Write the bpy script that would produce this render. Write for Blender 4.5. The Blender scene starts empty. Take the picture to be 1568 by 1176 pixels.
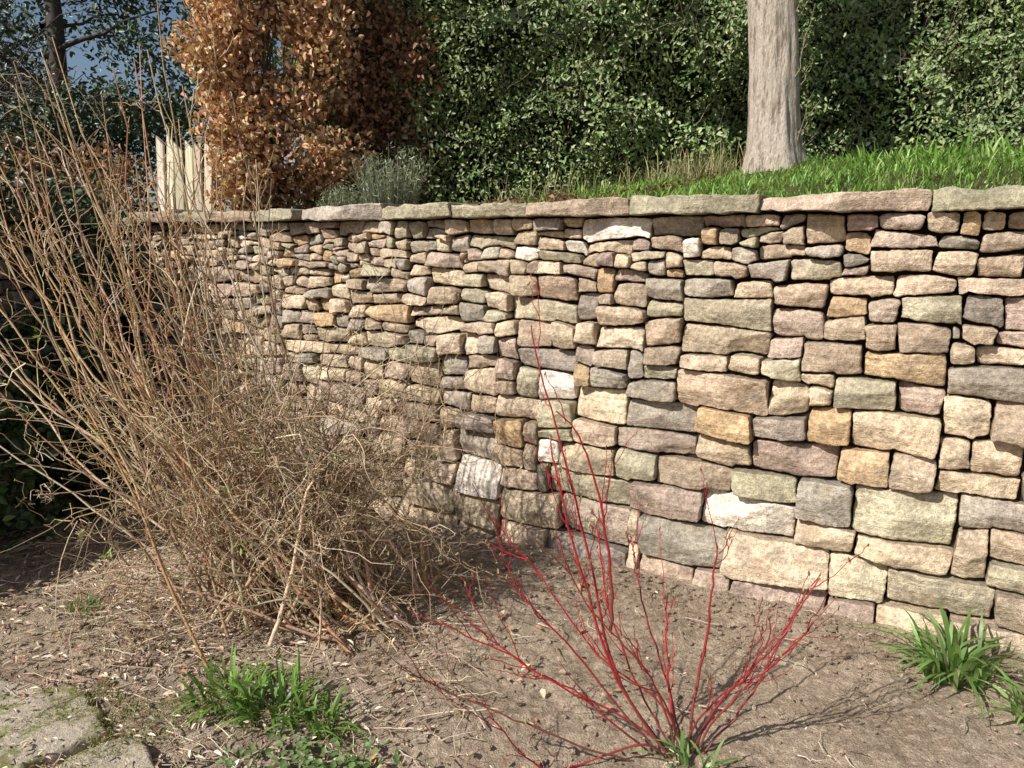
import bpy, math, random
import numpy as np
from mathutils import Vector
rng = np.random.default_rng(11); random.seed(11)
U = rng.uniform

# ------------------------------------------------------------------ noise
def _h(i, j, k, seed):
    h = (i*374761393 + j*668265263 + k*1274126177 + seed*974634777) & 0xffffffff
    h = ((h ^ (h >> 13)) * 1274126177) & 0xffffffff
    h = h ^ (h >> 16)
    return (h & 0xffff) / 32767.5 - 1.0
def vnoise(P, seed=0):
    P = np.asarray(P, float); F = np.floor(P); I = F.astype(np.int64); f = P - F
    f = f*f*(3-2*f); x, y, z = f[..., 0], f[..., 1], f[..., 2]
    i, j, k = I[..., 0], I[..., 1], I[..., 2]
    c = lambda a, b, d: _h(i+a, j+b, k+d, seed)
    x0 = c(0,0,0)*(1-x)+c(1,0,0)*x; x1 = c(0,1,0)*(1-x)+c(1,1,0)*x
    x2 = c(0,0,1)*(1-x)+c(1,0,1)*x; x3 = c(0,1,1)*(1-x)+c(1,1,1)*x
    return (x0*(1-y)+x1*y)*(1-z)+(x2*(1-y)+x3*y)*z
def fbm(P, scale, octv=3, seed=0):
    P = np.asarray(P, float)*scale; s = 0; a = 1.0
    for o in range(octv):
        s = s + a*vnoise(P+o*17.3, seed+o); P = P*2.03; a *= .5
    return s
def P3(x, y, z=0.0):
    x, y = np.broadcast_arrays(x, y)
    return np.stack([x, y, np.zeros_like(x)+z], -1)
def unit(v):
    return v/np.maximum(np.linalg.norm(v, axis=-1, keepdims=True), 1e-9)
def sstep(a, b, x):
    t = np.clip((x-a)/(b-a), 0, 1); return t*t*(3-2*t)

# ------------------------------------------------------------------ mesh buffer
class Buf:
    def __init__(s): s.V=[]; s.F=[]; s.C=[]; s.n=0
    def add(s, V, F, C):
        V = np.asarray(V, float).reshape(-1, 3); C = np.asarray(C, float)
        if C.ndim == 1: C = np.tile(C, (len(V), 1))
        s.V.append(V); s.F.append(np.asarray(F)+s.n); s.C.append(C); s.n += len(V)
    def done(s, name, mat, parent=None, smooth=True):
        V = np.concatenate(s.V); C = np.concatenate(s.C)
        loops = np.concatenate([f.ravel() for f in s.F])
        tot = np.concatenate([np.full(len(f), f.shape[1]) for f in s.F])
        me = bpy.data.meshes.new(name)
        me.vertices.add(len(V)); me.vertices.foreach_set("co", V.ravel())
        me.loops.add(len(loops)); me.loops.foreach_set("vertex_index", loops.astype(np.int32))
        me.polygons.add(len(tot)); st = np.concatenate([[0], np.cumsum(tot)[:-1]])
        me.polygons.foreach_set("loop_start", st.astype(np.int32))
        me.polygons.foreach_set("loop_total", tot.astype(np.int32))
        me.update(calc_edges=True)
        at = me.color_attributes.new("Col", 'FLOAT_COLOR', 'POINT')
        c4 = np.ones((len(V), 4)); c4[:, :3] = np.clip(C, 0, 1); at.data.foreach_set("color", c4.ravel())
        me.polygons.foreach_set("use_smooth", np.full(len(tot), smooth))
        me.materials.append(mat)
        ob = bpy.data.objects.new(name, me); bpy.context.collection.objects.link(ob)
        if parent: ob.parent = parent
        return ob
def empty(name):
    e = bpy.data.objects.new(name, None); bpy.context.collection.objects.link(e); e.empty_display_size = .2
    return e
def gridF(nx, ny, rev=False):
    i = np.arange(nx-1)[:, None]; j = np.arange(ny-1)[None, :]
    a = (i*ny+j); f = np.stack([a, a+ny, a+ny+1, a+1], -1).reshape(-1, 4)
    return f[:, ::-1] if rev else f
def tube(buf, pts, rad, col, k=4):
    pts = np.asarray(pts, float); n = len(pts); rad = np.broadcast_to(rad, (n,))
    t = unit(np.gradient(pts, axis=0))
    ref = np.array([.31, .17, .93]) if abs(unit(pts[-1]-pts[0])[2]) < .8 else np.array([.93, .3, .1])
    a = unit(np.cross(t, ref)); b = np.cross(t, a)
    th = np.arange(k)*2*math.pi/k
    V = pts[:, None]+rad[:, None, None]*(np.cos(th)[None, :, None]*a[:, None]+np.sin(th)[None, :, None]*b[:, None])
    i = np.arange(n-1)[:, None]*k; j = np.arange(k)[None]
    F = np.stack([i+j, i+(j+1) % k, i+k+(j+1) % k, i+k+j], -1).reshape(-1, 4)
    C = np.asarray(col, float)
    if C.ndim == 2: C = np.repeat(C, k, axis=0)
    buf.add(V.reshape(-1, 3), F, C)
def leaves(buf, P, size, axis, nrm, asp, col, curl=.1, fold=.14):
    n = len(P); size = np.broadcast_to(size, (n,))[:, None]
    axis = unit(axis); side = unit(np.cross(axis, nrm)); nn = np.cross(side, axis)
    b = P-axis*size*.5
    q = lambda a, w, h: b+axis*size*a+side*size*asp*w+nn*size*h
    V = np.stack([q(0, 0, 0), q(.32, .46, fold), q(.7, .36, fold*.8-curl*.4), q(1, 0, -curl), q(.7, -.36, fold*.8-curl*.4), q(.32, -.46, fold)], 1)
    o = np.arange(n)[:, None]*6
    F = np.concatenate([o+np.array([[0, 1, 2, 3]]), o+np.array([[0, 3, 4, 5]])])
    buf.add(V.reshape(-1, 3), F, np.repeat(col, 6, axis=0))
def blades(buf, base, length, width, ang, lean, col, m=6):
    n = len(base); t = np.linspace(0, 1, m)[None, :, None]
    L = np.broadcast_to(length, (n,))[:, None, None]; W = np.broadcast_to(width, (n,))[:, None, None]
    lean = np.broadcast_to(lean, (n,))[:, None, None]
    d = np.stack([np.cos(ang), np.sin(ang), 0*ang], -1)[:, None]
    tw = ang+U(-.9, .9, n); sd = np.stack([-np.sin(tw), np.cos(tw), 0*tw], -1)[:, None]
    up = np.array([0, 0, 1.0])
    c = base[:, None]+up*L*(t*(1-.1*lean)-lean*.55*t**2.4)+d*L*lean*.75*t**1.6
    w = W*.5*(1-t**3)*(.75+.5*t)+.0003
    V = np.stack([c-sd*w, c+sd*w], 2)
    i = np.arange(m-1)*2; f = np.stack([i, i+1, i+3, i+2], -1)
    F = (np.arange(n)[:, None, None]*2*m+f[None]).reshape(-1, 4)
    g = .7+.5*np.linspace(0, 1, m)
    C = (col[:, None, None]*g[None, :, None, None]*np.ones((1, 1, 2, 1)))
    buf.add(V.reshape(-1, 3), F, C.reshape(-1, 3))
def rv(n): return unit(rng.normal(size=(n, 3)))
def pal(n, cols, jit=.15):
    cols = np.array(cols, float); c = cols[rng.integers(0, len(cols), n)]
    return c*(1+jit*rng.normal(size=(n, 1)))*(1+.05*rng.normal(size=(n, 3)))

# ------------------------------------------------------------------ materials
def newmat(name):
    m = bpy.data.materials.new(name); m.use_nodes = True; nt = m.node_tree; nt.nodes.clear()
    out = nt.nodes.new("ShaderNodeOutputMaterial"); p = nt.nodes.new("ShaderNodeBsdfPrincipled")
    nt.links.new(p.outputs[0], out.inputs[0]); return m, nt, p, out
def noise(nt, vec, scale, detail=4, rough=.6):
    n = nt.nodes.new("ShaderNodeTexNoise"); n.inputs['Scale'].default_value = scale
    n.inputs['Detail'].default_value = detail; n.inputs['Roughness'].default_value = rough
    nt.links.new(vec, n.inputs['Vector']); return n.outputs['Fac']
def ramp(nt, fac, a, b, ca=(0,0,0,1), cb=(1,1,1,1)):
    r = nt.nodes.new("ShaderNodeValToRGB"); nt.links.new(fac, r.inputs[0])
    e = r.color_ramp.elements; e[0].position = a; e[1].position = b; e[0].color = ca; e[1].color = cb
    return r.outputs[0]
def mix(nt, fac, a, b, mode='MIX'):
    m = nt.nodes.new("ShaderNodeMix"); m.data_type = 'RGBA'; m.blend_type = mode
    for s, v in ((0, fac), (6, a), (7, b)):
        if isinstance(v, bpy.types.NodeSocket): nt.links.new(v, m.inputs[s])
        else: m.inputs[s].default_value = v
    return m.outputs[2]
def madd(nt, a, k, c):
    h = nt.nodes.new("ShaderNodeMath"); h.operation = 'MULTIPLY_ADD'; nt.links.new(a, h.inputs[0]); h.inputs[1].default_value = k
    nt.links.new(c, h.inputs[2]); return h.outputs[0]
def bump(nt, p, h, strength, dist):
    b = nt.nodes.new("ShaderNodeBump"); b.inputs['Strength'].default_value = strength; b.inputs['Distance'].default_value = dist
    nt.links.new(h, b.inputs['Height']); nt.links.new(b.outputs[0], p.inputs['Normal']); return b
def vcol(nt):
    a = nt.nodes.new("ShaderNodeAttribute"); a.attribute_name = "Col"; return a.outputs['Color']
def coord(nt): return nt.nodes.new("ShaderNodeTexCoord").outputs['Object']
def mapping(nt, vec, sc):
    m = nt.nodes.new("ShaderNodeMapping"); m.inputs['Scale'].default_value = sc; nt.links.new(vec, m.inputs[0]); return m.outputs[0]

def mat_stone():
    m, nt, p, o = newmat("sandstone"); co = coord(nt); c = vcol(nt)
    n1 = noise(nt, co, 10, 4, .65); n2 = noise(nt, co, 50, 4, .72); n3 = noise(nt, co, 210, 2, .7)
    bed = noise(nt, mapping(nt, co, (5, 5, 60)), 1.0, 3, .6)
    c = mix(nt, 1, c, ramp(nt, n1, .25, .75, (.66,.64,.64,1), (1.48,1.46,1.42,1)), 'MULTIPLY')
    c = mix(nt, 1, c, ramp(nt, n2, .3, .7, (.62,.60,.59,1), (1.44,1.44,1.44,1)), 'MULTIPLY')
    c = mix(nt, .8, c, ramp(nt, n3, .3, .7, (.66,.64,.62,1), (1.36,1.36,1.36,1)), 'MULTIPLY')
    c = mix(nt, .5, c, ramp(nt, bed, .35, .65, (.78,.76,.74,1), (1.2,1.2,1.18,1)), 'MULTIPLY')
    rust = ramp(nt, noise(nt, mapping(nt, co, (1,1,1.6)), 6.5, 3, .6), .58, .74)
    c = mix(nt, mix(nt, 1, rust, (.42,.42,.42,1), 'MULTIPLY'), c, (.46,.31,.175,1))
    dk = ramp(nt, noise(nt, co, 4.2, 5, .72), .59, .70)
    c = mix(nt, mix(nt, 1, dk, (.45,.45,.45,1), 'MULTIPLY'), c, (.21,.185,.155,1))
    nt.links.new(c, p.inputs['Base Color']); p.inputs['Roughness'].default_value = .92; p.inputs['Specular IOR Level'].default_value = .2
    bump(nt, p, madd(nt, bed, .5, madd(nt, n3, .3, n2)), .9, .014); return m
def mat_leaf(name, rough=.4, trans=.2, spec=.5):
    m, nt, p, o = newmat(name); c = vcol(nt)
    nt.links.new(c, p.inputs['Base Color']); p.inputs['Roughness'].default_value = rough; p.inputs['Specular IOR Level'].default_value = spec
    if trans:
        t = nt.nodes.new("ShaderNodeBsdfTranslucent"); nt.links.new(mix(nt, 1, c, (1.3,1.5,.8,1), 'MULTIPLY'), t.inputs[0])
        ms = nt.nodes.new("ShaderNodeMixShader"); ms.inputs[0].default_value = trans
        nt.links.new(p.outputs[0], ms.inputs[1]); nt.links.new(t.outputs[0], ms.inputs[2]); nt.links.new(ms.outputs[0], o.inputs[0])
    return m
def mat_col(name, rough=.8, bs=80, var=.35, spec=.3, bst=.4):
    m, nt, p, o = newmat(name); co = coord(nt); n = noise(nt, co, bs, 3, .65)
    c = mix(nt, 1, vcol(nt), ramp(nt, n, .3, .7, (1-var,)*3+(1,), (1+var,)*3+(1,)), 'MULTIPLY')
    nt.links.new(c, p.inputs['Base Color']); p.inputs['Roughness'].default_value = rough; p.inputs['Specular IOR Level'].default_value = spec
    if bst: bump(nt, p, n, bst, .004)
    return m
def mat_soil(name, dry, dark, extra):
    m, nt, p, o = newmat(name); co = coord(nt)
    n1 = noise(nt, co, 2.4, 6, .7); n2 = noise(nt, co, 28, 5, .75); n3 = noise(nt, co, 150, 3, .75)
    c = mix(nt, ramp(nt, n1, .40, .60), dark, dry)
    c = mix(nt, mix(nt, 1, ramp(nt, n2, .5, .68), (.6,.6,.6,1), 'MULTIPLY'), c, extra)
    c = mix(nt, 1, c, ramp(nt, n3, .3, .7, (.60,.59,.58,1), (1.45,1.43,1.40,1)), 'MULTIPLY')
    c = mix(nt, 1, c, ramp(nt, n2, .25, .6, (.62,.60,.58,1), (1.16,1.16,1.16,1)), 'MULTIPLY')
    nt.links.new(c, p.inputs['Base Color']); p.inputs['Roughness'].default_value = .95; p.inputs['Specular IOR Level'].default_value = .15
    bump(nt, p, madd(nt, n3, .45, n2), 1, .026); return m
M_stone = mat_stone()
M_soil = mat_soil("soil", (.55,.44,.33,1), (.38,.295,.215,1), (.62,.51,.395,1))
M_terr = mat_soil("terrace_soil", (.16,.13,.07,1), (.09,.075,.04,1), (.2,.155,.085,1))
M_hedge = mat_leaf("hedge_leaf", .42, 0, .5)
M_leaf = mat_leaf("green_leaf", .42, .25, .45)
M_beech = mat_leaf("dry_beech_leaf", .6, .22, .3)
M_bark = mat_col("twig_bark", .7, 120, .3, .3, 0)
M_red = mat_col("red_bark", .42, 90, .25, .5, 0)
M_lit = mat_col("dry_litter", .85, 90, .3, .2, 0)

# ------------------------------------------------------------------ camera / light
cam = bpy.data.cameras.new("camera"); co_ = bpy.data.objects.new("camera", cam); bpy.context.collection.objects.link(co_)
cam.sensor_width = 36; cam.lens = 26.4; cam.clip_end = 2000; cam.clip_start = .05
co_.location = (0, 0, 1.6); co_.rotation_euler = (math.radians(79.2), 0, 0); bpy.context.scene.camera = co_
el = math.radians(41); hx, hy = -.82, -.572
sv = Vector((math.cos(el)*hx, math.cos(el)*hy, math.sin(el)))
SUNV = np.array(sv)
sl = bpy.data.lights.new("sun", 'SUN'); sl.energy = 5.0; sl.angle = math.radians(.53); sl.color = (1, .965, .90)
so = bpy.data.objects.new("sun", sl); bpy.context.collection.objects.link(so); so.rotation_euler = sv.to_track_quat('Z', 'Y').to_euler(); so.location = (-6, -6, 9)
w = bpy.data.worlds.new("World"); bpy.context.scene.world = w; w.use_nodes = True
nt = w.node_tree; bg = nt.nodes['Background']; sk = nt.nodes.new("ShaderNodeTexSky"); sk.sky_type = 'NISHITA'; sk.sun_disc = False
sk.sun_elevation = el; sk.sun_rotation = math.atan2(hx, hy); nt.links.new(sk.outputs[0], bg.inputs[0]); bg.inputs[1].default_value = .08
sc = bpy.context.scene; sc.view_settings.view_transform = 'Standard'; sc.view_settings.look = 'None'; sc.view_settings.exposure = 0

# ------------------------------------------------------------------ ground
def gz(x, y):
    p = P3(x, y)
    return .025*fbm(p, .9, 2, 3)+.012*fbm(p, 4, 3, 5)
def tail(a, b, st, far):
    return np.concatenate([-np.array(far[::-1])+a, np.arange(a, b, st), b+np.array(far)])
far = [.05, .3, 1, 3, 8, 20, 60, 150, 400]
xs = tail(-3.6, 3.4, .011, far); ys = tail(1.3, 5.6, .011, far)
X, Y = np.meshgrid(xs, ys, indexing='ij')
p = P3(X, Y); Z = gz(X, Y)
rough = .007*fbm(p, 17, 3, 9)+.009*np.maximum(0, fbm(p, 38, 2, 13))*sstep(-.5, .5, fbm(p, 3, 2, 14))+.0045*fbm(p, 75, 1, 15)
Z = Z+rough-.012
b = Buf(); b.add(np.stack([X, Y, Z], -1), gridF(len(xs), len(ys)), (.3, .2, .1)); b.done("ground", M_soil)

# ------------------------------------------------------------------ dry stone wall
PAL = {
 'buff': [(.62,.505,.365), (.57,.46,.335), (.65,.54,.40)],
 'tan': [(.52,.415,.305), (.48,.38,.285), (.55,.445,.335)],
 'grey': [(.45,.40,.33), (.48,.425,.355), (.42,.37,.305)],
 'mauve': [(.47,.375,.31), (.44,.35,.29), (.50,.40,.33)],
 'olive': [(.48,.435,.315), (.45,.41,.295), (.51,.46,.335)],
 'orange': [(.61,.45,.285), (.56,.40,.24)],
 'dark': [(.33,.29,.24), (.36,.31,.26)],
 'white': [(.92,.85,.74), (.88,.81,.69)]}
KEYS = ['buff']*10+['tan']*10+['grey']*5+['mauve']*4+['olive']*3+['orange']*1+['dark']*1
ACC = [(1.168,1.648,'white'),(1.83,.391,'white'),(1.578,1.58,'white'),(.863,.52,'white'),(1.0,.816,'white'),(.6,.318,'white'),
 (1.02,1.54,'white'),(2.45,.716,'buff'),(-.9,1.4,'white'),(-1.3,1.6,'white'),(.85,1.53,'white'),(2.293,1.298,'orange'),(2.225,.842,'orange'),(2.545,1.03,'orange'),
 (1.053,.965,'orange'),(1.783,.718,'orange'),(2.316,1.63,'orange'),(2.717,1.66,'orange'),(2.475,.564,'orange'),
 (1.6,1.28,'olive'),(1.9,1.27,'olive'),(2.38,.87,'olive'),(2.7,.4,'olive'),(1.65,1.42,'olive'),(.45,1.3,'olive'),(1.3,.42,'olive'),(2.95,.21,'olive'),
 (1.75,.2,'dark'),(2.85,1.03,'dark'),(2.02,.85,'dark'),(.87,.38,'dark'),(1.5,.7,'mauve'),(2.1,.3,'buff'),(2.6,.9,'mauve')]
def pack(s0, s1, ztop):
    ds = .01; n = int((s1-s0)/ds); sky = np.full(n, -.10)+.03*vnoise(P3(np.arange(n)*.04, 0.5), 4); out = []
    for it in range(6000):
        i = int(np.argmin(sky)); base = sky[i]
        if base >= ztop-.006: break
        a = i
        while a > 0 and abs(sky[a-1]-sky[a]) < .014 and abs(sky[a-1]-base) < .04: a -= 1
        c = i
        while c < n-1 and abs(sky[c+1]-sky[c]) < .014 and abs(sky[c+1]-base) < .04: c += 1
        L = (c-a+1)*ds; smid = s0+i*ds; z = base
        lo, hi = (.15, .235) if z < .38 else (.12, .19) if z < .85 else (.095, .15) if z < 1.35 else (.072, .11)
        k = .72+.28*float(sstep(-.8, 1.1, smid)); h = max(.052, U(lo, hi)*k)
        if U() < .10: h *= .58
        wd = np.clip(h*(U(1.0, 2.3) if U() < .84 else U(2.3, 3.2)), .075, .42)
        if L < wd*1.4: wd = min(L, .46)
        elif L-wd < .07: wd = L-.085
        m = max(1, int(round(wd/ds)))
        zl = sky[a-1] if a > 0 else 9; zr = sky[c+1] if c < n-1 else 9
        left = (zl > zr) if U() < .6 else U() < .5
        q0 = a if left else c-m+1; q0 = max(a, q0); q1 = min(c+1, q0+m)
        dn = (zl if left else zr)-base
        if L < .055:
            h = max(.02, min(zl, zr)-base+U(-.004, .004))
            if h > .3: h = .08
        elif .65*h < dn < 1.4*h and U() < .62: h = dn+U(-.008, .008)
        top = base+h
        flat = False
        if top > ztop-.045: top = ztop; flat = True
        bot = sky[q0:q1].copy(); mm = len(bot); t = np.linspace(-1, 1, mm) if mm > 1 else np.zeros(1)
        tl = np.full(mm, top) if flat else top+U(-.012, .012)*t+U(-.007, .003)*t*t
        tl = np.maximum(tl, bot+.014)
        if flat: tl = np.minimum(tl, ztop+.004); tl = np.maximum(tl, bot+.004)
        out.append((s0+q0*ds, s0+q1*ds, bot, tl)); sky[q0:q1] = tl
    return out
def axisp(w, R, res):
    r = R/w; n = int(np.clip((w-2*R)/res, 3, 60))+1
    inner = np.linspace(r*1.6, 1-r*1.6, n) if r < .2 else np.linspace(r*1.1, 1-r*1.1, n)
    return np.concatenate([[0, r*.3, r*.9], inner, [1-r*.9, 1-r*.3, 1]])
def stone(buf, org, D, s0, s1, bot, top, col, res=.009, prot=None, back=.14, batter=.045, gap=None, lim=.030, edge=None, amp=1.0, slant=.016):
    nf = np.array([D[1], -D[0]]); wd = s1-s0; h = float(np.mean(top-bot))
    if gap is None: gap = min(U(.0030, .0062), h*.065)
    R = edge if edge else min(U(.003, .009), h*.2, wd*.2); cr = min(U(.003, .018), h*.3, wd*.3)
    a = axisp(wd, R, res); c = axisp(h, R, res); nx, nz = len(a), len(c)
    A, B = np.meshgrid(a, c, indexing='ij')
    dx = np.minimum(A, 1-A)*wd; dz = np.minimum(B, 1-B)*h
    qx = np.clip(cr-dx, 0, None)/cr; qz = np.clip(cr-dz, 0, None)/cr
    sx = qx*np.sqrt(1-qz*qz/2); sz = qz*np.sqrt(1-qx*qx/2)
    dxx = np.where(qx > 0, cr-sx*cr, dx); dzz = np.where(qz > 0, cr-sz*cr, dz)
    A2 = np.where(A < .5, dxx/wd, 1-dxx/wd); B2 = np.where(B < .5, dzz/h, 1-dzz/h)
    xs_ = np.linspace(0, 1, len(bot)) if len(bot) > 1 else np.array([0.0])
    bo = np.interp(A2.ravel(), xs_, bot).reshape(A.shape)+gap; to = np.interp(A2.ravel(), xs_, top).reshape(A.shape)-gap
    cv = U(-.003, .012, 4)*min(1, h/.09)*(1 if slant > .008 else .2)
    bo = bo+cv[0]*(1-A2)**3+cv[1]*A2**3; to = to-cv[2]*(1-A2)**3-cv[3]*A2**3
    to = np.maximum(to, bo+.004)
    S = s0+gap+(wd-2*gap)*A2; Zz = bo+(to-bo)*B2
    if slant and wd > .09: S = S+(B2-.5)*(U(-slant, slant)*(1-A2)+U(-slant, slant)*A2)
    seed = int(U(0, 1e5)); so_ = U(0, 50)
    Q = np.stack([S+so_, Zz, 0*S+so_*.7], -1)
    S = S+.0035*vnoise(Q*24, seed)+.0028*vnoise(Q*75, seed+1); Zz = Zz+.0035*vnoise(Q*22+9, seed)+.0026*vnoise(Q*75+9, seed+1)
    d = (U(-lim, lim) if prot is None else prot)+0*S
    pl = None
    for kk in range(5):
        g = U(-.30, .30, 2)*amp; e = U(.0, .010)+g[0]*(A-.5)*wd+g[1]*(B-.5)*h*1.7
        pl = e if pl is None else np.minimum(pl, e)
    r1 = 1-np.abs(vnoise(Q*28, seed+3))*2
    d = d+pl+amp*(.0040*vnoise(Q*13, seed+2)+.0028*r1+.0026*vnoise(Q*58, seed+5)+.0017*vnoise(Q*105, seed+4))
    e1 = 1-np.clip(np.minimum(dx, R)/R, 0, 1); e2 = 1-np.clip(np.minimum(dz, R)/R, 0, 1); e = np.clip(np.sqrt(e1**2+e2**2), 0, 1)
    d = d-R*(1-np.sqrt(1-e*e*.98))
    d = d-batter*Zz
    def W(S, Zz, d): return np.stack([org[0]+D[0]*S+nf[0]*d, org[1]+D[1]*S+nf[1]*d, Zz], -1)
    G = W(S, Zz, d); buf.add(G, gridF(nx, nz), col)
    ii = np.concatenate([np.arange(nx), np.full(nz-2, nx-1), np.arange(nx)[::-1], np.zeros(nz-2, int)])
    jj = np.concatenate([np.zeros(nx, int), np.arange(1, nz-1), np.full(nx, nz-1), np.arange(1, nz-1)[::-1]])
    n = len(ii); Sb, Zb, db = S[ii, jj], Zz[ii, jj], d[ii, jj]
    V = np.concatenate([W(Sb, Zb, db), W(Sb, Zb, np.full(n, -back))]); k = np.arange(n)
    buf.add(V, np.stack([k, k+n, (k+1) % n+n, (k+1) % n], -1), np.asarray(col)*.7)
def pickcol(key): 
    c = np.array(random.choice(PAL[key])); return c*(1.0+.10*rng.normal())*(1+.012*rng.normal(size=3))
wall = empty("dry_stone_wall")
P0 = np.array([-.635, 4.22]); D0 = np.array([.8705, -.492]); ZT = 1.715
stones = pack(-2.45, 4.6, ZT)
keys = [random.choice(KEYS) for _ in stones]
for (s, z, k) in ACC:
    best = min(range(len(stones)), key=lambda i: abs((stones[i][0]+stones[i][1])/2-s)+1.3*abs((stones[i][2].mean()+stones[i][3].mean())/2-z)-.1*(stones[i][1]-stones[i][0]))
    keys[best] = k
b = Buf()
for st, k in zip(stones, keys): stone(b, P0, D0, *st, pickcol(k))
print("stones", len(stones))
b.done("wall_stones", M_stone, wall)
C0 = P0+D0*(-2.45)
C1 = np.array([-3.4, 2.6]); C2 = np.array([-7.0, 1.8])
runs = [(C1, unit(C0-C1), float(np.linalg.norm(C0-C1))), (C2, unit(C1-C2), float(np.linalg.norm(C1-C2)))]
b = Buf()
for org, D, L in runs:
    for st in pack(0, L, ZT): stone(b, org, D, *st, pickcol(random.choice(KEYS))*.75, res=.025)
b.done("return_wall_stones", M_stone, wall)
b = Buf()
cuts = [-2.5, -2.1, -1.85, -1.55, -1.154, -.74, -.13, .36, .81, 1.34, 1.93, 2.575, 3.2, 3.8, 4.6]
for i in range(len(cuts)-1):
    k = ['olive', 'tan', 'olive', 'tan', 'olive', 'grey', 'olive'][i % 7]; n = 9
    tp = 1.797+U(-.009, .009)+np.linspace(-1, 1, n)*U(-.008, .008)+.004*rng.normal(size=n)
    c = pickcol(k)*.84
    stone(b, P0, D0, cuts[i], cuts[i+1], np.full(n, ZT)+.003*rng.normal(size=n), tp, c, res=.01, prot=.076+U(-.014, .014), back=.24, batter=.03, edge=.005, amp=.8, slant=.009, gap=.0025)
for org, D, L in runs:
    s = 0
    while s < L-.1:
        e = min(L, s+U(.35, .6))
        if L-e < .2: e = L
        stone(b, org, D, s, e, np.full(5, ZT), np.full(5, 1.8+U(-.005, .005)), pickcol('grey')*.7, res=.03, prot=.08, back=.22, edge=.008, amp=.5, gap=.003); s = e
b.done("coping_stones", M_stone, wall)
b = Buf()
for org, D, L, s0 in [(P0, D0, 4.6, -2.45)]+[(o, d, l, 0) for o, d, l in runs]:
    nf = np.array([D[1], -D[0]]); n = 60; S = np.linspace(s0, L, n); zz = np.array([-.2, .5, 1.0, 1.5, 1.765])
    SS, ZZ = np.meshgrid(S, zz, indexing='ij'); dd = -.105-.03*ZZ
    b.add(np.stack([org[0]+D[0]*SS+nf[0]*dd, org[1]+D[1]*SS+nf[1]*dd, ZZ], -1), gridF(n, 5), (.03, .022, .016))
b.done("wall_gap_shade_core", mat_col("gap_shade_earth", .95, 40, .3), wall)  # earth backing coloured near black, painting in the shade of the open gaps

# ------------------------------------------------------------------ terrace
NB = np.array([.492, .8705])
def tz_sq(s, q):
    return 1.765+np.clip(q-.3, 0, 2.1)*.165*sstep(-1.2, 1.6, s)+.03*fbm(P3(s, q), 1.5, 3, 21)*sstep(.3, .8, q)
def w2sq(x, y):
    return (x-P0[0])*D0[0]+(y-P0[1])*D0[1], (x-P0[0])*NB[0]+(y-P0[1])*NB[1]
def tz(x, y): return tz_sq(*w2sq(x, y))
S = np.concatenate([[-200, -60, -20, -8], np.arange(-5, 7, .07), [8, 15, 40, 100, 300]])
Q = np.concatenate([[.1, .2], np.arange(.24, 5, .06), [6, 8, 15, 40, 120, 400]])
SS, QQ = np.meshgrid(S, Q, indexing='ij')
b = Buf(); ZZ = tz_sq(SS, QQ)+.012*fbm(P3(SS, QQ), 9, 2, 31)
b.add(np.stack([P0[0]+D0[0]*SS+NB[0]*QQ, P0[1]+D0[1]*SS+NB[1]*QQ, ZZ], -1), gridF(len(S), len(Q)), (.1, .1, .1))
ob = b.done("terrace_ground", M_terr)
b = Buf()
poly = np.array([[-2.8, 5.35], [-3.52, 2.7], [-7.0, 1.92], [-200, -40], [-200, 200], [-20, 60], [-2.9, 5.8]])
b.add(np.column_stack([poly, np.full(7, 1.73)]), np.arange(7)[None, ::-1], (.1,.1,.1)); b.done("left_terrace_ground", M_terr, ob)

# ------------------------------------------------------------------ hedge
def hedge_front(x, z):
    return 6.5+.5*sstep(-.3, -1.3, x)-.2*sstep(2.4, 3.5, x)+.26*fbm(P3(x, z), 1.2, 2, 41)+.15*fbm(P3(x, z), 4.2, 2, 43)
hd = empty("evergreen_hedge")
b = Buf(); n = 76000
x = U(-1.9, 6.2, n); z = U(0, 1, n)
g0 = tz(x, np.full(n, 6.6)); z = g0-.05+z*(4.1+.3*fbm(P3(x, 0), 1.5, 2, 51)-g0)
dens = fbm(P3(x, z), 3.6, 3, 47); keep = U(-1.2, 1, n) < dens+.38; x = x[keep]; z = z[keep]; n = len(x)
y = hedge_front(x, z)+rng.exponential(.09, n)-.06-.10*(U(0, 1, n) > .85)*U(0, 1, n)
P = np.stack([x, y, z], -1)
nr = unit(rv(n)*.8+SUNV*.9+np.array([0, -.3, .1])); ax = unit(rv(n)+np.array([0, -.2, .25]))
tint = sstep(-.6, .8, fbm(P3(x, z), .9, 2, 53))[:, None]
c = pal(n, [(.175,.25,.08), (.21,.29,.10), (.14,.21,.065), (.26,.32,.12), (.36,.40,.21)])*(.8+.45*tint)
leaves(b, P, U(.030, .060, n), ax, nr, .5, c)
b.done("leaves", M_hedge, hd)
b = Buf()
for i in range(560):
    x0 = U(-1.8, 6); z0 = U(1.9, 4.0); y0 = hedge_front(np.array([x0]), np.array([z0]))[0]+U(-.08, .2)
    d = unit(np.array([rng.normal()*.6, -.15, U(.3, 1.2)])); L = U(.15, .5); t = np.linspace(0, 1, 6)[:, None]
    pts = np.array([x0, y0, z0])+d*L*t+np.cumsum(rng.normal(size=(6, 3))*.012, axis=0)
    tube(b, pts, np.linspace(.003, .001, 6), pal(1, [(.36,.29,.20), (.42,.36,.25), (.20,.16,.11)])[0], 4)
for i in range(40):
    x0 = U(-1.8, 6); y0 = hedge_front(np.array([x0]), np.array([2.2]))[0]+U(.3, .42); t = np.linspace(0, 1, 9)[:, None]
    pts = np.array([x0, y0, tz(x0, y0)-.05])+np.array([rng.normal()*.25, .15, 2.0])*t+np.cumsum(rng.normal(size=(9, 3))*.03, axis=0)
    tube(b, pts, np.linspace(.018, .006, 9), (.10,.075,.05), 5)
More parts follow.
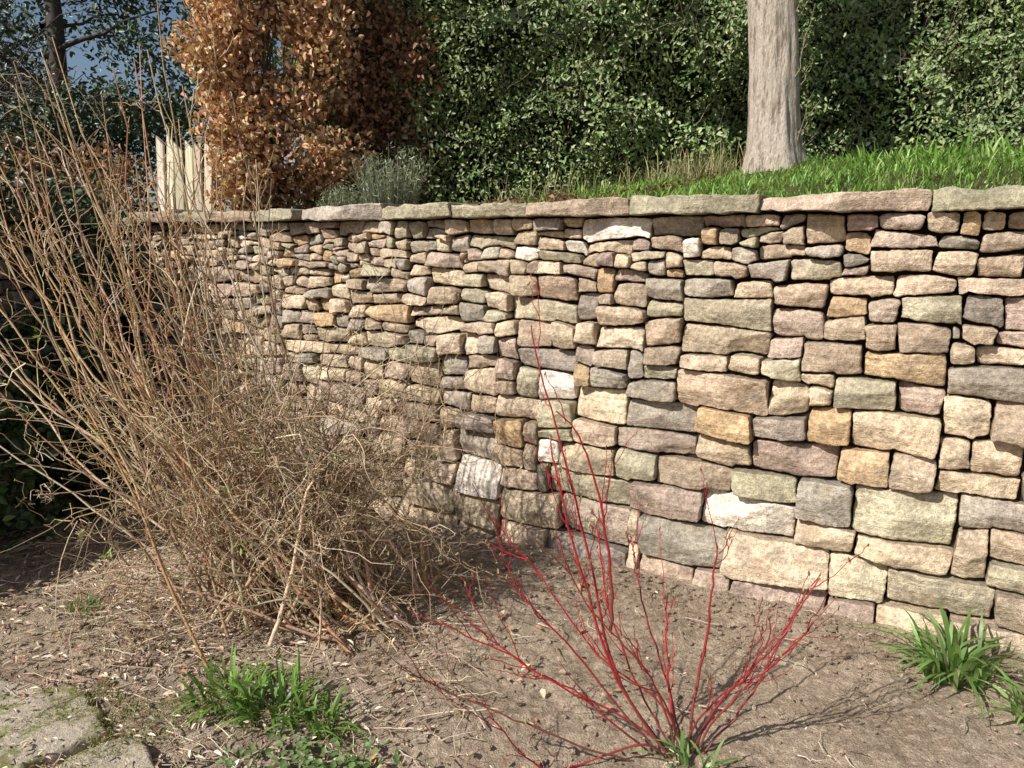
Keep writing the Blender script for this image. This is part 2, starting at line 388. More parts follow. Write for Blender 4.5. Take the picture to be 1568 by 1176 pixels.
b.done("branches", M_bark, hd)
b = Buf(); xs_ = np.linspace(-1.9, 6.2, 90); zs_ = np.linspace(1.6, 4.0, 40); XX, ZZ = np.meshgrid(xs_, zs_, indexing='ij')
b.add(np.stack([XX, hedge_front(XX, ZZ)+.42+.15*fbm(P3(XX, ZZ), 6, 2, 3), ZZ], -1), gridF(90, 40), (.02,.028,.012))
b.done("interior_shade_sheet", mat_col("hedge_interior_shade", .95, 12, .5), hd)  # near-black sheet stands in for the shade deep inside the hedge

def crown(buf, cen, rad, ncl, per, size, cols, clr=.3, asp=.55, shell=.5, bias=(-.4,-.3,.5), curl=.1):
    cen = np.array(cen); rad = np.array(rad)
    d = rv(ncl)*(U(shell, 1, ncl)**.6)[:, None]; cc = cen+d*rad
    n = ncl*per; q = np.repeat(cc, per, axis=0)+rng.normal(size=(n, 3))*clr*np.array([1, 1, .7])
    tint = np.repeat(U(.7, 1.3, ncl), per)[:, None]
    leaves(buf, q, U(.7, 1.3, n)*size, unit(rv(n)+np.array([0, 0, -.1])), unit(rv(n)*.8+np.array(bias)), asp, pal(n, cols)*tint, curl)
def bg_tree(name, x, y, h, crowns, cols, size, tr=.16, lean=0.0):
    e = empty(name); b = Buf(); g = 1.7; t = np.linspace(0, 1, 10)[:, None]
    tube(b, np.array([x, y, g])+np.array([lean, .1, h*.9])*t+np.cumsum(rng.normal(size=(10, 3))*.03, 0), np.linspace(tr, .04, 10), (.07,.055,.045), 10)
    for i in range(26):
        z0 = U(.25, .85); a = U(0, 6.28); L = U(.8, 2.2); t = np.linspace(0, 1, 7)[:, None]
        pts = np.array([x+lean*z0, y, g+z0*h*.9])+np.array([math.cos(a)*L, math.sin(a)*L, L*.5])*t+np.cumsum(rng.normal(size=(7, 3))*.05, 0)
        tube(b, pts, np.linspace(.04, .008, 7), (.07,.055,.045), 5)
    b.done("trunk", M_bark, e); b = Buf()
    for (c, r, ncl, per, clr) in crowns: crown(b, c, r, ncl, per, size, cols, clr)
    b.done("foliage", M_hedge, e)
DK = [(.07,.105,.05), (.09,.13,.06), (.05,.075,.035), (.115,.145,.07)]
bg_tree("holly_tree", -5.6, 9.6, 5, [((-5.1, 9.6, 4.0), (1.6, 1.0, 1.7), 90, 90, .18), ((-4.4, 8.8, 2.5), (1.5, .8, .75), 75, 90, .2)], DK, .075)
bg_tree("holly_tree", -8.2, 10.8, 5.5, [((-8.4, 10.8, 4.1), (1.6, 1.2, 1.8), 60, 85, .19), ((-7.0, 9.7, 2.2), (1.8, .8, .7), 70, 85, .22)], DK, .08)
bg_tree("broadleaf_tree", -1.6, 11, 6, [((-1.2, 10.6, 5.0), (3.2, 1.2, 1.9), 200, 80, .3)], [(.24,.32,.09), (.30,.38,.12), (.18,.25,.07)], .09)
b = Buf(); t = np.linspace(0, 1, 12)[:, None]
tube(b, np.array([-5.2, 7.2, 1.65])+np.array([-.1, .1, 5.0])*t+np.cumsum(rng.normal(size=(12, 3))*.012, 0), np.linspace(.14, .07, 12), (.055,.045,.04), 12)
for i in range(46):
    z0 = U(2.2, 5.4); L = U(.5, 1.9); a = U(-1.4, 1.4); t = np.linspace(0, 1, 9)[:, None]
    pts = np.array([-5.2, 7.25, z0])+np.array([math.cos(a)*L, math.sin(a)*L*.6, U(-.2, .7)*L])*t+np.cumsum(rng.normal(size=(9, 3))*.045, 0)
    tube(b, pts, np.linspace(.012, .003, 9), (.07,.055,.045), 5)
    for j in range(5):
        p0 = pts[rng.integers(2, 8)]; q = p0+np.cumsum(rng.normal(size=(5, 3))*.06+np.array([.04, 0, .03]), 0)
        tube(b, q, np.linspace(.005, .002, 5), (.08,.06,.05), 4)
b.done("bare_tree", M_bark)

# ------------------------------------------------------------------ beech with dry leaves
be = empty("copper_beech_hedge"); b = Buf()
BC = [(.64,.38,.225), (.74,.47,.30), (.54,.30,.17), (.82,.57,.39), (.42,.21,.12)]
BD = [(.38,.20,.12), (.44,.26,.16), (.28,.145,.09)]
def bushy(blobs, cols, size, per=430):
    for (cx, cy, cz, rx, ry, rz) in blobs:
        n = int(per*(rx*rz)/.09); d = rv(n); r = (1-np.minimum(rng.exponential(.2, n), .9))*(1+.28*fbm(d*1.6+np.array([cx*3, cy, cz*2]), 1.3, 3, 61))
        q = np.array([cx, cy, cz])+d*np.array([rx, ry, rz])*r[:, None]; q[:, 2] = np.maximum(q[:, 2], 1.78)
        leaves(b, q, U(.7, 1.35, n)*size, unit(rv(n)+np.array([0, 0, -.5])), unit(rv(n)+d*.4+SUNV*.5), .62, pal(n, cols, .25)*U(.85, 1.15), curl=.32, fold=.24)
bl = []
for z in np.arange(1.9, 4.7, .19):
    for k in range(4):
        sp_ = .13+.09*min(1, (z-1.9)/1.0)
        bl.append((-2.04-.10*min(1, (z-1.9)/1.2)+U(-sp_, sp_), 6.0+U(-.2, .2), z+U(-.08, .08), U(.18, .29), U(.2, .3), U(.15, .23)))
bl += [(-1.68+U(-.22, .28), 6.2+U(-.2, .2), U(2.4, 4.5), .27, .27, .23) for i in range(28)]
bl += [(-1.9+.085*i+U(-.05, .05), 6.15+U(-.15, .15), 1.95+U(0, .4), .23, .25, .22) for i in range(8)]
bushy(bl, BC, .045, 430)
bushy([(-1.15+U(-.4, .4), 6.75+U(-.2, .2), U(1.9, 4.0), .25, .25, .24) for i in range(34)], BD, .048, 260)  # recessed mass in darker leaf colours, its shade painted in
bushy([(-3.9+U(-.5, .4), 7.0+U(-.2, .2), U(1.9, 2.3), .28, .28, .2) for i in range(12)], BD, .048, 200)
b.done("dry_leaves", M_beech, be)
b = Buf()
for i in range(120):
    cx, cy = (-1.95, 6.1) if i < 60 else (-1.3, 6.75)
    a = U(0, 6.28); r = U(0, .4); t = np.linspace(0, 1, 10)[:, None]; H = U(1.2, 2.7)
    pts = np.array([cx+.3*r*math.cos(a), cy+.3*r*math.sin(a), 1.7])+np.array([math.cos(a)*r, abs(math.sin(a))*r, H])*t+np.cumsum(rng.normal(size=(10, 3))*.025, 0)
    tube(b, pts, np.linspace(.009, .002, 10), (.15,.105,.075), 4)
b.done("stems", M_bark, be)

# ------------------------------------------------------------------ wooden fence
b = Buf()
def box(buf, cen, sx, sy, sz, rot=0, tilt=0, col=(.4,.3,.2), taper=0.0):
    v = np.array([[x, y, z] for z in (-.5, .5) for y in (-.5, .5) for x in (-.5, .5)], float)
    v[4:, 2] += np.where(v[4:, 0] > 0, -taper, taper)
    v *= [sx, sy, sz]; ct, s_ = math.cos(tilt), math.sin(tilt); v = np.column_stack([v[:, 0]*ct-v[:, 2]*s_, v[:, 1], v[:, 0]*s_+v[:, 2]*ct])
    cr, sr = math.cos(rot), math.sin(rot); v = np.column_stack([v[:, 0]*cr-v[:, 1]*sr, v[:, 0]*sr+v[:, 1]*cr, v[:, 2]])
    buf.add(v+np.array(cen), np.array([[0,2,3,1],[4,5,7,6],[0,1,5,4],[2,6,7,3],[0,4,6,2],[1,3,7,5]]), col)
for i in range(6):
    x = -2.80+i*.082; y = 6.20-.25*i*.082; H = .66-.015*i+U(-.03, .03)
    box(b, (x, y+.012*U(-1, 1), 1.72+H/2), .066, .02, H, -.28+U(-.1, .1), -.07+U(-.03, .03), pal(1, [(.74,.62,.48), (.64,.53,.40), (.80,.68,.53)], .08)[0], .05)
for z in (1.9, 2.18): box(b, (-2.595, 6.185, z), .5, .035, .07, -.245, 0, (.35,.28,.2))
m, nt, p, o = newmat("weathered_wood"); co = coord(nt); n1 = noise(nt, mapping(nt, co, (60, 60, 3)), 1, 4, .6)
nt.links.new(mix(nt, 1, vcol(nt), ramp(nt, n1, .3, .7, (.6,.58,.55,1), (1.2,1.2,1.2,1)), 'MULTIPLY'), p.inputs['Base Color']); p.inputs['Roughness'].default_value = .85
b.done("wooden_fence", m, smooth=False)

# ------------------------------------------------------------------ tree with pale trunk
tr = empty("deciduous_tree"); tx, ty = 1.86, 5.55; tg = float(tz(tx, ty)); LN = -.085
b = Buf(); nr_, na = 150, 90; zz = np.linspace(-.15, 5.2, nr_); th = np.arange(na)*2*math.pi/na
ZZ, TT = np.meshgrid(zz, th, indexing='ij')
rad = .170+.06*np.exp(-np.clip(ZZ, 0, 9)/.16)*(1+.4*np.cos(TT*5+1))-.006*np.clip(ZZ, 0, 9)
q = np.stack([np.cos(TT)*3.2, np.sin(TT)*3.2, ZZ*1.1], -1)
rad = rad+.009*fbm(q, 1, 2, 71)+.007*fbm(np.stack([np.cos(TT)*7, np.sin(TT)*7, ZZ*2.8], -1), 1, 3, 73)
cx = tx+LN*ZZ+.02*np.sin(ZZ*1.7); V = np.stack([cx+rad*np.cos(TT), ty+rad*np.sin(TT), tg+ZZ], -1)
i = np.arange(nr_-1)[:, None]*na; j = np.arange(na)[None]
b.add(V.reshape(-1, 3), np.stack([i+j, i+(j+1) % na, i+na+(j+1) % na, i+na+j], -1).reshape(-1, 4), (.4,.35,.3))
m, nt, p, o = newmat("pale_bark"); co = coord(nt)
n1 = noise(nt, mapping(nt, co, (30, 30, 5.0)), 1, 6, .7); n2 = noise(nt, mapping(nt, co, (90, 90, 30)), 1, 3, .7); n3 = noise(nt, co, 5, 4, .6)
c = mix(nt, ramp(nt, n1, .38, .50), (.33,.25,.19,1), (.68,.57,.47,1)); c = mix(nt, 1, c, ramp(nt, n2, .3, .7, (.72,.71,.69,1), (1.2,1.2,1.2,1)), 'MULTIPLY')
c = mix(nt, ramp(nt, n3, .5, .8), c, (.50,.45,.36,1)); nt.links.new(c, p.inputs['Base Color']); p.inputs['Roughness'].default_value = .9
bump(nt, p, madd(nt, n2, .4, n1), 1.0, .035)
b.done("trunk", m, tr)
b = Buf(); tips = []
for i in range(12):
    a = i*2.4; L = U(1.5, 2.6); z0 = U(3.4, 5.1); t = np.linspace(0, 1, 10)[:, None]
    pts = np.array([tx+LN*z0, ty, tg+z0])+np.array([math.cos(a)*L, math.sin(a)*L, L*.9])*t+np.cumsum(rng.normal(size=(10, 3))*.05, 0)
    tube(b, pts, np.linspace(.07, .015, 10), (.3,.25,.2), 8)
    for j in range(14):
        p0 = pts[rng.integers(3, 10)]; q = p0+np.cumsum(rng.normal(size=(6, 3))*.1+np.array([0, 0, .1]), 0); tube(b, q, np.linspace(.014, .003, 6), (.2,.16,.13), 4); tips.append(q[-1])
b.done("limbs", M_bark, tr)
b = Buf(); tips = np.array(tips); n = 5000; q = tips[rng.integers(0, len(tips), n)]+rng.normal(size=(n, 3))*.2
leaves(b, q, U(.03, .06, n), rv(n), rv(n), .5, pal(n, [(.10,.14,.04), (.13,.17,.06)])); b.done("crown", M_leaf, tr)
b = Buf(); lb = []
for i in range(30):
    a = U(-.9, .5); z0 = U(.0, 1.6); t = np.linspace(0, 1, 7)[:, None]
    pts = np.array([tx+LN*z0+.17*math.cos(a), ty+.17*math.sin(a), tg+z0])+np.array([U(.02, .14), -.03, U(.1, .4)])*t+np.cumsum(rng.normal(size=(7, 3))*.012, 0)
    tube(b, pts, np.linspace(.004, .0012, 7), (.38,.31,.22), 4); lb += [pts[k] for k in range(2, 7)]
b.done("side_twigs", M_bark, tr)
b = Buf(); lb = np.repeat(np.array(lb), 3, 0); n = len(lb); leaves(b, lb+rng.normal(size=(n, 3))*.02, U(.02, .04, n), rv(n), rv(n), .5, pal(n, [(.18,.25,.07), (.26,.29,.12)])); b.done("side_leaves", M_leaf, tr)

# ------------------------------------------------------------------ terrace planting
GR = [(.19,.34,.055), (.25,.42,.08), (.15,.27,.05), (.32,.44,.12)]
def sq2w(s, q): return P0[0]+D0[0]*s+NB[0]*q, P0[1]+D0[1]*s+NB[1]*q
b = Buf(); n = 38000; s = U(-.1, 6, n); q = U(.2, 3.6, n)
edge = fbm(P3(s, q), 1.6, 3, 81); keep = edge > .6-2.1*sstep(.2, 1.7, s); s, q = s[keep], q[keep]; n = len(s)
x, y = sq2w(s, q); dens = sstep(-.2, .5, fbm(P3(x, y), 3, 2, 83))
base = np.stack([x, y, tz_sq(s, q)-.01], -1)
blades(b, base, U(.03, .09, n)*(1+.8*dens), U(.004, .010, n), U(0, 6.28, n), U(.3, 1.1, n), pal(n, GR, .25), 4)
n = 1300; x = U(2.0, 4.6, n); y = U(3.6, 5.9, n); kk = fbm(P3(x, y), 2.4, 2, 85) > .0; x, y = x[kk], y[kk]; n = len(x)
blades(b, np.stack([x, y, tz(x, y)-.01], -1), U(.08, .22, n), U(.01, .018, n), U(0, 6.28, n), U(.2, .9, n), pal(n, GR, .2), 6)
b.done("grass", M_leaf)
b = Buf(); n = 1300; x = np.concatenate([rng.normal(1.40, .2, n//2), U(-.2, 2.2, n-n//2)]); y = U(5.6, 6.4, n)
blades(b, np.stack([x, y, tz(x, y)-.01], -1), U(.06, .34, n), U(.003, .006, n), U(0, 6.28, n), U(.1, .9, n), pal(n, [(.48,.39,.22), (.40,.33,.17), (.2,.22,.07), (.16,.24,.06)], .2), 6)
b.done("dry_grass", M_lit)
def lavender(x, y, r, h, n):
    b = Buf(); a = U(0, 6.28, n); rr = r*np.sqrt(U(0, 1, n)); X = x+rr*np.cos(a); Y = y+rr*np.sin(a)
    hh = h*U(.35, 1.1, n)
    blades(b, np.stack([X, Y, tz(X, Y)], -1), hh, .004, a, U(.1, .6, n), pal(n, [(.25,.27,.18), (.33,.35,.24), (.20,.22,.14), (.28,.25,.17)]), 5)
    P = np.stack([X+.3*(X-x), Y+.3*(Y-y), tz(X, Y)+hh*U(.4, .95, n)], -1); P = np.repeat(P, 3, 0)+rng.normal(size=(3*n, 3))*.014
    leaves(b, P, U(.02, .04, 3*n), unit(rv(3*n)+np.array([0, 0, .8])), rv(3*n), .22, pal(3*n, [(.30,.33,.22), (.40,.42,.30), (.23,.26,.16)]))
    b.done("lavender_plant", M_leaf)
lavender(-.78, 4.95, .17, .42, 380); lavender(-1.1, 5.0, .11, .2, 160)
b = Buf(); n = 4500; s = U(-2.4, 1.2, n); q = U(.25, 3.0, n); x, y = sq2w(s, q)
leaves(b, np.stack([x, y, tz_sq(s, q)+U(.005, .03, n)], -1), U(.03, .06, n), rv(n), unit(rv(n)*.6+np.array([0, 0, 1])), .6, pal(n, [(.26,.16,.08), (.36,.23,.13), (.18,.10,.06)], .2), .25, .2)
b.done("terrace_leaf_litter", M_beech)

# ------------------------------------------------------------------ left dark shrub + ivy over the return wall
b = Buf()
crown(b, (-2.75, 4.2, .55), (.38, .8, .65), 90, 45, .075, [(.05,.09,.03), (.07,.12,.035), (.03,.05,.02)], .1)
crown(b, (-3.15, 3.3, .5), (.3, .6, .7), 60, 45, .075, [(.05,.09,.03), (.07,.12,.035)], .1)
b.done("evergreen_shrub", M_hedge)
b = Buf()
crown(b, (-3.25, 4.4, 1.85), (.35, 1.4, .22), 70, 40, .07, [(.05,.075,.03), (.08,.08,.035), (.11,.075,.035)], .1)
crown(b, (-2.72, 4.9, 1.5), (.18, .35, .4), 55, 40, .05, [(.05,.075,.03), (.07,.10,.04)], .07)
b.done("ivy", M_hedge)

# ------------------------------------------------------------------ large bare shrub
sh = empty("bare_flowering_shrub"); b = Buf(); lf = Buf(); buds = []
TC = [(.52,.38,.235), (.62,.47,.31), (.42,.30,.18), (.72,.58,.41), (.28,.18,.105)]
TO = [(.52,.31,.165), (.42,.24,.12), (.58,.41,.24)]
def bez(p0, p1, p2, n, wig):
    t = np.linspace(0, 1, n)[:, None]; p = (1-t)**2*p0+2*t*(1-t)*p1+t*t*p2
    wv = np.cumsum(rng.normal(size=(n, 3))*wig, 0); return p+wv*np.sin(t*1.57)
def twig(p, d, L, r, cols, depth, wig=.006):
    n = 6; t = np.linspace(0, 1, n)[:, None]; d = unit(d); bend = rng.normal(size=3)*.4*L
    pts = p+d*L*t+bend*t*t+np.cumsum(rng.normal(size=(n, 3))*wig, 0)
    pts[:, 2] = np.maximum(pts[:, 2], .012)
    tube(b, pts, np.linspace(r, max(.001, r*.4), n), pal(1, cols)[0], 3)
    buds.append(pts[-1]); 
    if U() < .5: buds.append(pts[3])
    if depth > 0:
        for k in range(rng.integers(1, 4)):
            i = rng.integers(1, n); tg_ = unit(pts[min(i+1, n-1)]-pts[i-1]); twig(pts[i], tg_+rv(1)[0]*.8, L*U(.35, .7), r*.7, cols, depth-1, wig)
base = lambda: np.array([-.92+.27*rng.normal(), 3.10+.17*rng.normal(), -.02])
for i in range(62):
    p0 = base(); tip = np.array([U(-2.1, -1.30)+(.05*rng.normal()), U(2.85, 3.7), U(1.5, 2.42)])
    if i % 4 == 0: tip = np.array([U(-2.8, -2.0), U(3.1, 3.8), U(1.3, 2.0)])
    if i % 9 == 0: tip = np.array([U(-1.45, -1.1), U(3.0, 3.6), U(1.5, 2.1)])
    p1 = np.array([p0[0]*.4+tip[0]*.6-.06+rng.normal()*.06, (p0[1]+tip[1])/2, U(.35, .95)])
    pts = bez(p0, p1, tip, 16, .017); cols = TO if U() < .55 else TC
    c = pal(1, cols)[0]; tube(b, pts, np.linspace(U(.005, .010), .0022, 16), c, 5)
    buds += [pts[k]+rng.normal(size=3)*.004 for k in range(5, 16)]
    for k in range(rng.integers(4, 9)):
        j = rng.integers(4, 15); tn = unit(pts[j+1]-pts[j-1]); twig(pts[j], tn*1.5+rv(1)[0]*.7+np.array([0, 0, .2]), U(.1, .38), .0028, cols, 1, .007)
for i in range(105):
    p0 = base()
    if i % 5 < 3: tip = np.array([U(-1.25, -.38), 3.1+U(-.45, .40), U(.30, 1.15)])
    else: tip = np.array([U(-2.0, -.5), 3.1+U(-.5, .45), U(.15, 1.2)])
    p1 = p0*.5+tip*.5+np.array([rng.normal()*.12, rng.normal()*.06, U(.1, .5)]); pts = bez(p0, p1, tip, 13, .022)
    pts[:, 2] = np.maximum(pts[:, 2], .01)
    tube(b, pts, np.linspace(U(.004, .011), .002, 13), pal(1, TC)[0], 5)
    for k in range(rng.integers(4, 9)):
        j = rng.integers(2, 12); tn = unit(pts[j+1]-pts[j-1]); twig(pts[j], tn+rv(1)[0]*1.05+np.array([0, 0, .05]), U(.10, .40), .0028, TC, 2, .012)
for i in range(36):
    p0 = base(); a = U(0, 6.28); L = U(.3, .65); tip = p0+np.array([math.cos(a)*L-.18, math.sin(a)*L*.55, U(.03, .2)])
    p1 = (p0+tip)/2+np.array([0, 0, U(.1, .35)]); pts = bez(p0, p1, tip, 12, .02); pts[:, 2] = np.maximum(pts[:, 2], .012)
    tube(b, pts, np.linspace(.005, .0016, 12), pal(1, TC)[0], 5)
    for k in range(4):
        j = rng.integers(3, 11); twig(pts[j], unit(pts[j+1]-pts[j-1])+rv(1)[0]*.9, U(.08, .25), .0022, TC, 1, .012)
b.done("branches", M_bark, sh)
bd = np.array(buds); n = len(bd); kk = U(0, 1, n) < .5; bd = bd[kk]; n = len(bd)
leaves(lf, bd, U(.008, .018, n), unit(rv(n)+np.array([0, 0, .8])), rv(n), .45, pal(n, [(.38,.38,.12), (.48,.42,.18), (.30,.35,.1), (.5,.37,.2)], .2))
n = 60; q = bd[rng.integers(0, len(bd), n)]; q = q[q[:, 2] < 1.3]; q = np.repeat(q, 4, 0)+rng.normal(size=(len(q)*4, 3))*.012; n = len(q)
leaves(lf, q, U(.02, .035, n), unit(rv(n)+np.array([0, 0, .6])), rv(n), .4, pal(n, [(.24,.34,.08), (.32,.40,.12)], .2))
lf.done("buds", M_leaf, sh)

# ------------------------------------------------------------------ red-stemmed dogwood
dg = empty("red_dogwood_shrub"); b = Buf(); buds = []
RC = [(.40,.015,.025), (.50,.02,.035), (.32,.015,.022), (.34,.05,.04), (.27,.09,.06)]
stems = [
 (.10, [(.53,-.03),(.36,.21),(.29,.44),(.24,.66),(.17,.93),(.09,1.16),(.055,1.345)]),
 (.02, [(.52,-.03),(.32,.30),(.20,.62),(.13,.90),(.10,1.03)]),
 (.0, [(.30,.43),(.285,.72),(.22,.98),(.13,1.15)]),
 (-.1, [(.46,-.02),(.20,.23),(-.05,.39),(-.20,.50)]),
 (-.2, [(.46,-.04),(.14,.12),(-.13,.27),(-.27,.40)]),
 (.15, [(.47,.0),(.18,.36),(.03,.55),(-.04,.72)]),
 (.0, [(.58,.0),(.65,.19),(.79,.38),(.94,.60)]),
 (.08, [(.60,.0),(.74,.2),(.84,.40),(.93,.58)]),
 (-.08, [(.58,.0),(.70,.25),(.83,.41),(.86,.50)]),
 (.12, [(.55,.0),(.50,.26),(.51,.45)]),
 (.2, [(.57,.0),(.63,.32),(.685,.55),(.69,.66)]),
 (.12, [(.53,.0),(.42,.2),(.25,.34),(.11,.55),(.03,.62)]),
 (-.15, [(.5,-.03),(.33,.06),(.16,.02),(.02,.13),(-.08,.24)]),
 (-.05, [(.52,.0),(.40,.30),(.22,.50),(.12,.72)]),
 (.2, [(.52,.0),(.38,.25),(.30,.50),(.28,.72)]),
 (-.12, [(.54,.0),(.47,.18),(.40,.33),(.33,.47)]),
 (.05, [(.50,.0),(.30,.16),(.05,.30),(-.14,.44)]),
 (.3, [(.55,.0),(.47,.3),(.42,.5),(.40,.62)]),
 (-.1, [(.56,.0),(.60,.2),(.72,.34),(.76,.50)])]
def tw2(p, d, L, r, c, depth):
    n = 7; t = np.linspace(0, 1, n)[:, None]; pts = p+unit(d)*L*t+np.array([0, 0, .25*L])*t*t+np.cumsum(rng.normal(size=(n, 3))*.004, 0)
    tube(b, pts, np.linspace(r, .0009, n), c, 5); buds.append(pts[-1])
    if depth:
        for k in range(rng.integers(0, 3)):
            i = rng.integers(2, n-1); tw2(pts[i], unit(pts[-1]-pts[0])+rv(1)[0]*.6, L*U(.3, .6), r*.7, c, depth-1)
for si, (yo, pl) in enumerate(stems):
    pl = np.array(pl); k = len(pl); u0 = np.linspace(0, 1, k); uu = np.linspace(0, 1, 24)
    def cr_(v):
        c = np.polyfit(u0, v, min(k-1, 4)); return np.polyval(c, uu)
    pts = np.stack([cr_(pl[:, 0]), 2.12+yo*uu**.8, cr_(pl[:, 1])], -1)+np.cumsum(rng.normal(size=(24, 3))*.003, 0)
    base_r = .0056 if si in (0, 1, 2, 6, 9, 10) else .0038
    c0 = np.array(random.choice(RC[:3] if base_r > .005 else RC)); gr = np.array([.16,.09,.06]) if si % 3 else np.array([.12,.08,.06])
    w_ = np.exp(-uu*6)[:, None]
    tube(b, pts, np.linspace(base_r, .0018, 24), c0*(1-w_)+gr*w_, 7)
    for q in range(rng.integers(3, 7)):
        j = rng.integers(7, 22); tn = unit(pts[j+1]-pts[j-1]); tw2(pts[j], tn+rv(1)[0]*.55, U(.06, .24), .0019, c0*U(.7, 1.1), 1)
    for j in range(8, 24, 3): buds.append(pts[j])
b.done("stems", M_red, dg)
b = Buf(); bd = np.array(buds); n = len(bd)
leaves(b, bd, U(.010, .022, n), unit(rv(n)*.6+np.array([0, 0, 1])), rv(n), .4, pal(n, [(.38,.40,.15), (.25,.12,.07), (.42,.38,.2)], .2)); b.done("buds", M_leaf, dg)

# ------------------------------------------------------------------ ground plants
def clump(name, x, y, r, n, L, W, cols=GR, leanr=(.3, 1.3)):
    b = Buf(); a = U(0, 6.28, n); rr = r*np.sqrt(U(0, 1, n)); X = x+rr*np.cos(a); Y = y+rr*np.sin(a)
    blades(b, np.stack([X, Y, gz(X, Y)-.01], -1), U(.5, 1.15, n)*L, U(.7, 1.2, n)*W, a+rng.normal(size=n)*.7, U(leanr[0], leanr[1], n), pal(n, cols, .2), 8)
    return b.done(name, M_leaf)
GD = [(.18,.30,.08), (.23,.36,.10), (.14,.24,.06), (.30,.40,.16)]
clump("daffodil_clump", 1.66, 2.57, .11, 95, .31, .019, GD)
clump("daffodil_clump", 1.80, 2.28, .09, 50, .24, .018, GD)
clump("daffodil_clump", .56, 2.03, .07, 30, .16, .011, GD)
GR2 = [(.13,.24,.045), (.18,.31,.06), (.11,.19,.035)]
for i, (x, y, r, nn, L) in enumerate([(-1.0, 2.42, .12, 80, .20), (-.82, 2.33, .12, 90, .21), (-.66, 2.27, .08, 45, .17)]):
    clump("bluebell_clump", x, y, r, nn, L, .011, GR2)
clump("grass_tuft", -1.88, 3.05, .05, 60, .10, .005, GR2)
clump("grass_tuft", -.58, 2.22, .06, 60, .10, .004, [(.40,.31,.17), (.14,.23,.05)])
b = Buf(); n = 260; x = rng.normal(-.62, .13, n); y = rng.normal(2.06, .06, n)
leaves(b, np.stack([x, y, gz(x, y)+U(.0, .04, n)], -1), U(.015, .032, n), rv(n)*[1, 1, .3], unit(rv(n)*.4+np.array([0, 0, 1])), .8, pal(n, [(.14,.24,.07), (.2,.3,.11)], .2)); b.done("ground_ivy", M_leaf)

# ------------------------------------------------------------------ litter, clods, twigs
b = Buf()
def chips(x, y, size, cols, asp):
    q = w2sq(x, y)[1]; k = q < -.03; x, y = x[k], y[k]; n = len(x)
    ax = unit(rv(n)*[1, 1, .22]); leaves(b, np.stack([x, y, gz(x, y)+U(.0, .018, n)], -1), size(n), ax, unit(rv(n)*.45+np.array([0, 0, 1])), asp, pal(n, cols, .25), .12, .1)
LC = [(.64,.52,.39), (.76,.65,.50), (.48,.36,.24), (.26,.17,.11), (.56,.41,.29)]
n = 17000; x = U(-3.2, -.2, n); y = U(1.6, 4.4, n)
k = U(0, 1, n) < np.clip(1.0-sstep(-.9, -.2, x)*.9, 0, 1)*(.35+.65*sstep(-.4, .5, fbm(P3(x, y), 2.5, 2, 91))); chips(x[k], y[k], lambda m: U(.010, .050, m), LC, .3)
n = 700; chips(U(-.5, 2.8, n), U(1.6, 4.2, n), lambda m: U(.006, .022, m), LC, .3)
n = 240; chips(U(-2.2, .4, n), U(1.8, 3.9, n), lambda m: U(.025, .05, m), [(.50,.30,.17), (.60,.42,.27), (.30,.17,.10)], .6)
b.done("leaf_litter", M_lit)
b = Buf()
for i in range(1250):
    x, y = (U(-2.9, -.1), U(1.7, 4.0)) if i < 1100 else (U(-.2, 2.2), U(1.7, 3.2))
    if w2sq(x, y)[1] > -.08: continue
    a = U(0, 6.28); L = U(.05, .28)*(1 if i < 1100 else .6); n = 6; t = np.linspace(-.5, .5, n)[:, None]
    pts = np.array([x, y, 0])+np.array([math.cos(a), math.sin(a), 0])*L*t+np.cumsum(rng.normal(size=(n, 3))*[.01, .01, .0], 0)
    pts[:, 2] = gz(pts[:, 0], pts[:, 1])+.006+np.abs(np.cumsum(rng.normal(size=n)*.004))
    tube(b, pts, np.linspace(U(.0014, .0036), .0010, n), pal(1, [(.54,.43,.31), (.68,.57,.43), (.28,.19,.13)])[0], 4)
b.done("fallen_twigs", M_bark)
import bmesh
bm = bmesh.new(); bmesh.ops.create_icosphere(bm, subdivisions=2, radius=1); tv = np.array([v.co[:] for v in bm.verts]); tf = np.array([[v.index for v in f.verts] for f in bm.faces]); bm.free()
b = Buf()
for i in range(4200):
    x, y = U(-2.6, 2.8), U(1.6, 4.6)
    if U() < .4: s_ = U(-.8, 3.4); x, y = sq2w(s_, -abs(rng.normal())*.22-.03)
    if w2sq(x, y)[1] > -.02: continue
    r = min(.0022+rng.exponential(.0030), .022)
    v = tv*(1+.45*vnoise(tv*1.9+U(0, 99), i))[:, None]*r*np.array([U(.8, 1.4), U(.7, 1.2), U(.5, .9)])
    a = U(0, 6.28); v = np.column_stack([v[:, 0]*math.cos(a)-v[:, 1]*math.sin(a), v[:, 0]*math.sin(a)+v[:, 1]*math.cos(a), v[:, 2]])
    b.add(v+np.array([x, y, float(gz(x, y))-.006+r*.3]), tf, (.4,.3,.2))
b.done("soil_clods", M_soil, smooth=False)

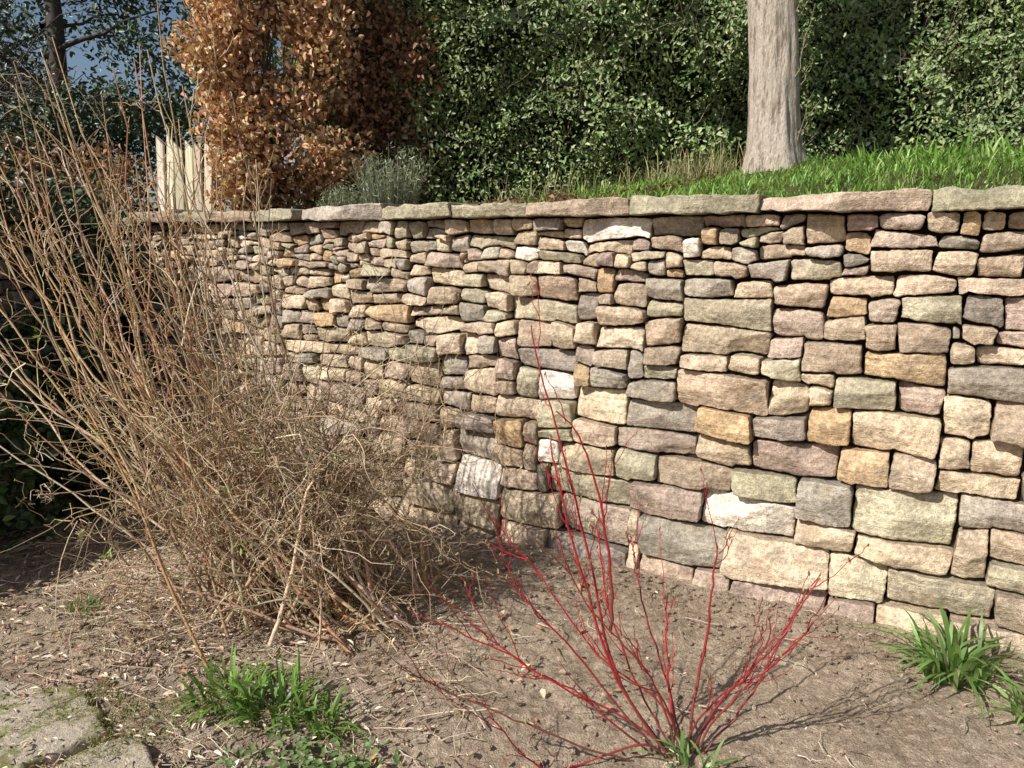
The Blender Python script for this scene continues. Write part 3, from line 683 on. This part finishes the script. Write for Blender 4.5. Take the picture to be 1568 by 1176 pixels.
# ------------------------------------------------------------------ mossy paving slabs
sp = empty("stone_path")
m, nt, p, o = newmat("mossy_stone"); co = coord(nt); n1 = noise(nt, co, 8, 5, .7); n2 = noise(nt, co, 60, 5, .72)
c = mix(nt, ramp(nt, n1, .50, .60), (.60,.51,.39,1), (.28,.28,.09,1)); c = mix(nt, 1, c, ramp(nt, n2, .3, .7, (.6,.6,.6,1), (1.3,1.3,1.3,1)), 'MULTIPLY')
nt.links.new(c, p.inputs['Base Color']); p.inputs['Roughness'].default_value = .92; bump(nt, p, n2, 1, .015)
def slab(pts, z):
    pts = np.array(pts); n = 96; cen = pts.mean(0); cum = np.linspace(0, len(pts), n, endpoint=False); i = cum.astype(int); f = (cum-i)[:, None]
    ring = pts[i]*(1-f)+pts[(i+1) % len(pts)]*f; ring = ring+.022*np.stack([fbm(P3(ring[:, 0], ring[:, 1]), 12, 3, 1), fbm(P3(ring[:, 0], ring[:, 1]), 12, 3, 2)], -1)
    b = Buf(); lv = [(1, -.06), (1, -.014), (.985, -.004), (.96, 0)]+[(k, 0) for k in np.linspace(.92, .06, 16)]
    V = []
    for k, dz in lv:
        r = cen+(ring-cen)*k; V.append(np.column_stack([r, z+dz+(.009*fbm(P3(r[:, 0], r[:, 1]), 9, 4, 5) if dz > -.05 else 0*r[:, 0])]))
    V = np.concatenate(V+[np.array([[cen[0], cen[1], z]])]); j = np.arange(n)
    F = np.concatenate([np.stack([a*n+j, a*n+(j+1) % n, (a+1)*n+(j+1) % n, (a+1)*n+j], -1) for a in range(len(lv)-1)])
    b.add(V, F, (.3, .3, .3)); L = (len(lv)-1)*n; b.add(V[L:], np.stack([j, (j+1) % n, np.full(n, n)], -1), (.3,.3,.3)); b.done("slab", m, sp)
SZ = float(gz(np.array([-1.5]), np.array([2.1]))[0])+.018
slab([(-2.1, 2.05), (-1.55, 1.98), (-1.34, 2.22), (-1.55, 2.46), (-2.1, 2.52)], SZ+.012)
slab([(-1.50, 1.6), (-1.12, 1.62), (-1.02, 2.02), (-1.26, 2.20), (-1.50, 1.93)], SZ+.008)
slab([(-2.1, 1.5), (-1.56, 1.5), (-1.57, 1.92), (-2.1, 1.98)], SZ+.010)
b = Buf(); n = 7000; x = U(-1.75, -.95, n); y = U(1.9, 2.5, n); k = (fbm(P3(x, y), 6, 3, 95) > .15); x, y = x[k], y[k]; n = len(x)
blades(b, np.stack([x, y, np.full(n, SZ+.010)], -1), U(.008, .018, n), .0025, U(0, 6.28, n), U(.2, 1, n), pal(n, [(.26,.28,.06), (.36,.37,.10), (.30,.26,.12)], .2), 3); b.done("moss", M_leaf)
b = Buf(); n = 420; x = U(-2.0, -1.0, n); y = U(1.8, 2.5, n)
leaves(b, np.stack([x, y, SZ+.02+U(0, .01, n)], -1), U(.008, .035, n), unit(rv(n)*[1, 1, .2]), unit(rv(n)*.4+np.array([0, 0, 1])), .32, pal(n, LC, .2)); b.done("path_litter", M_lit)
print("done")
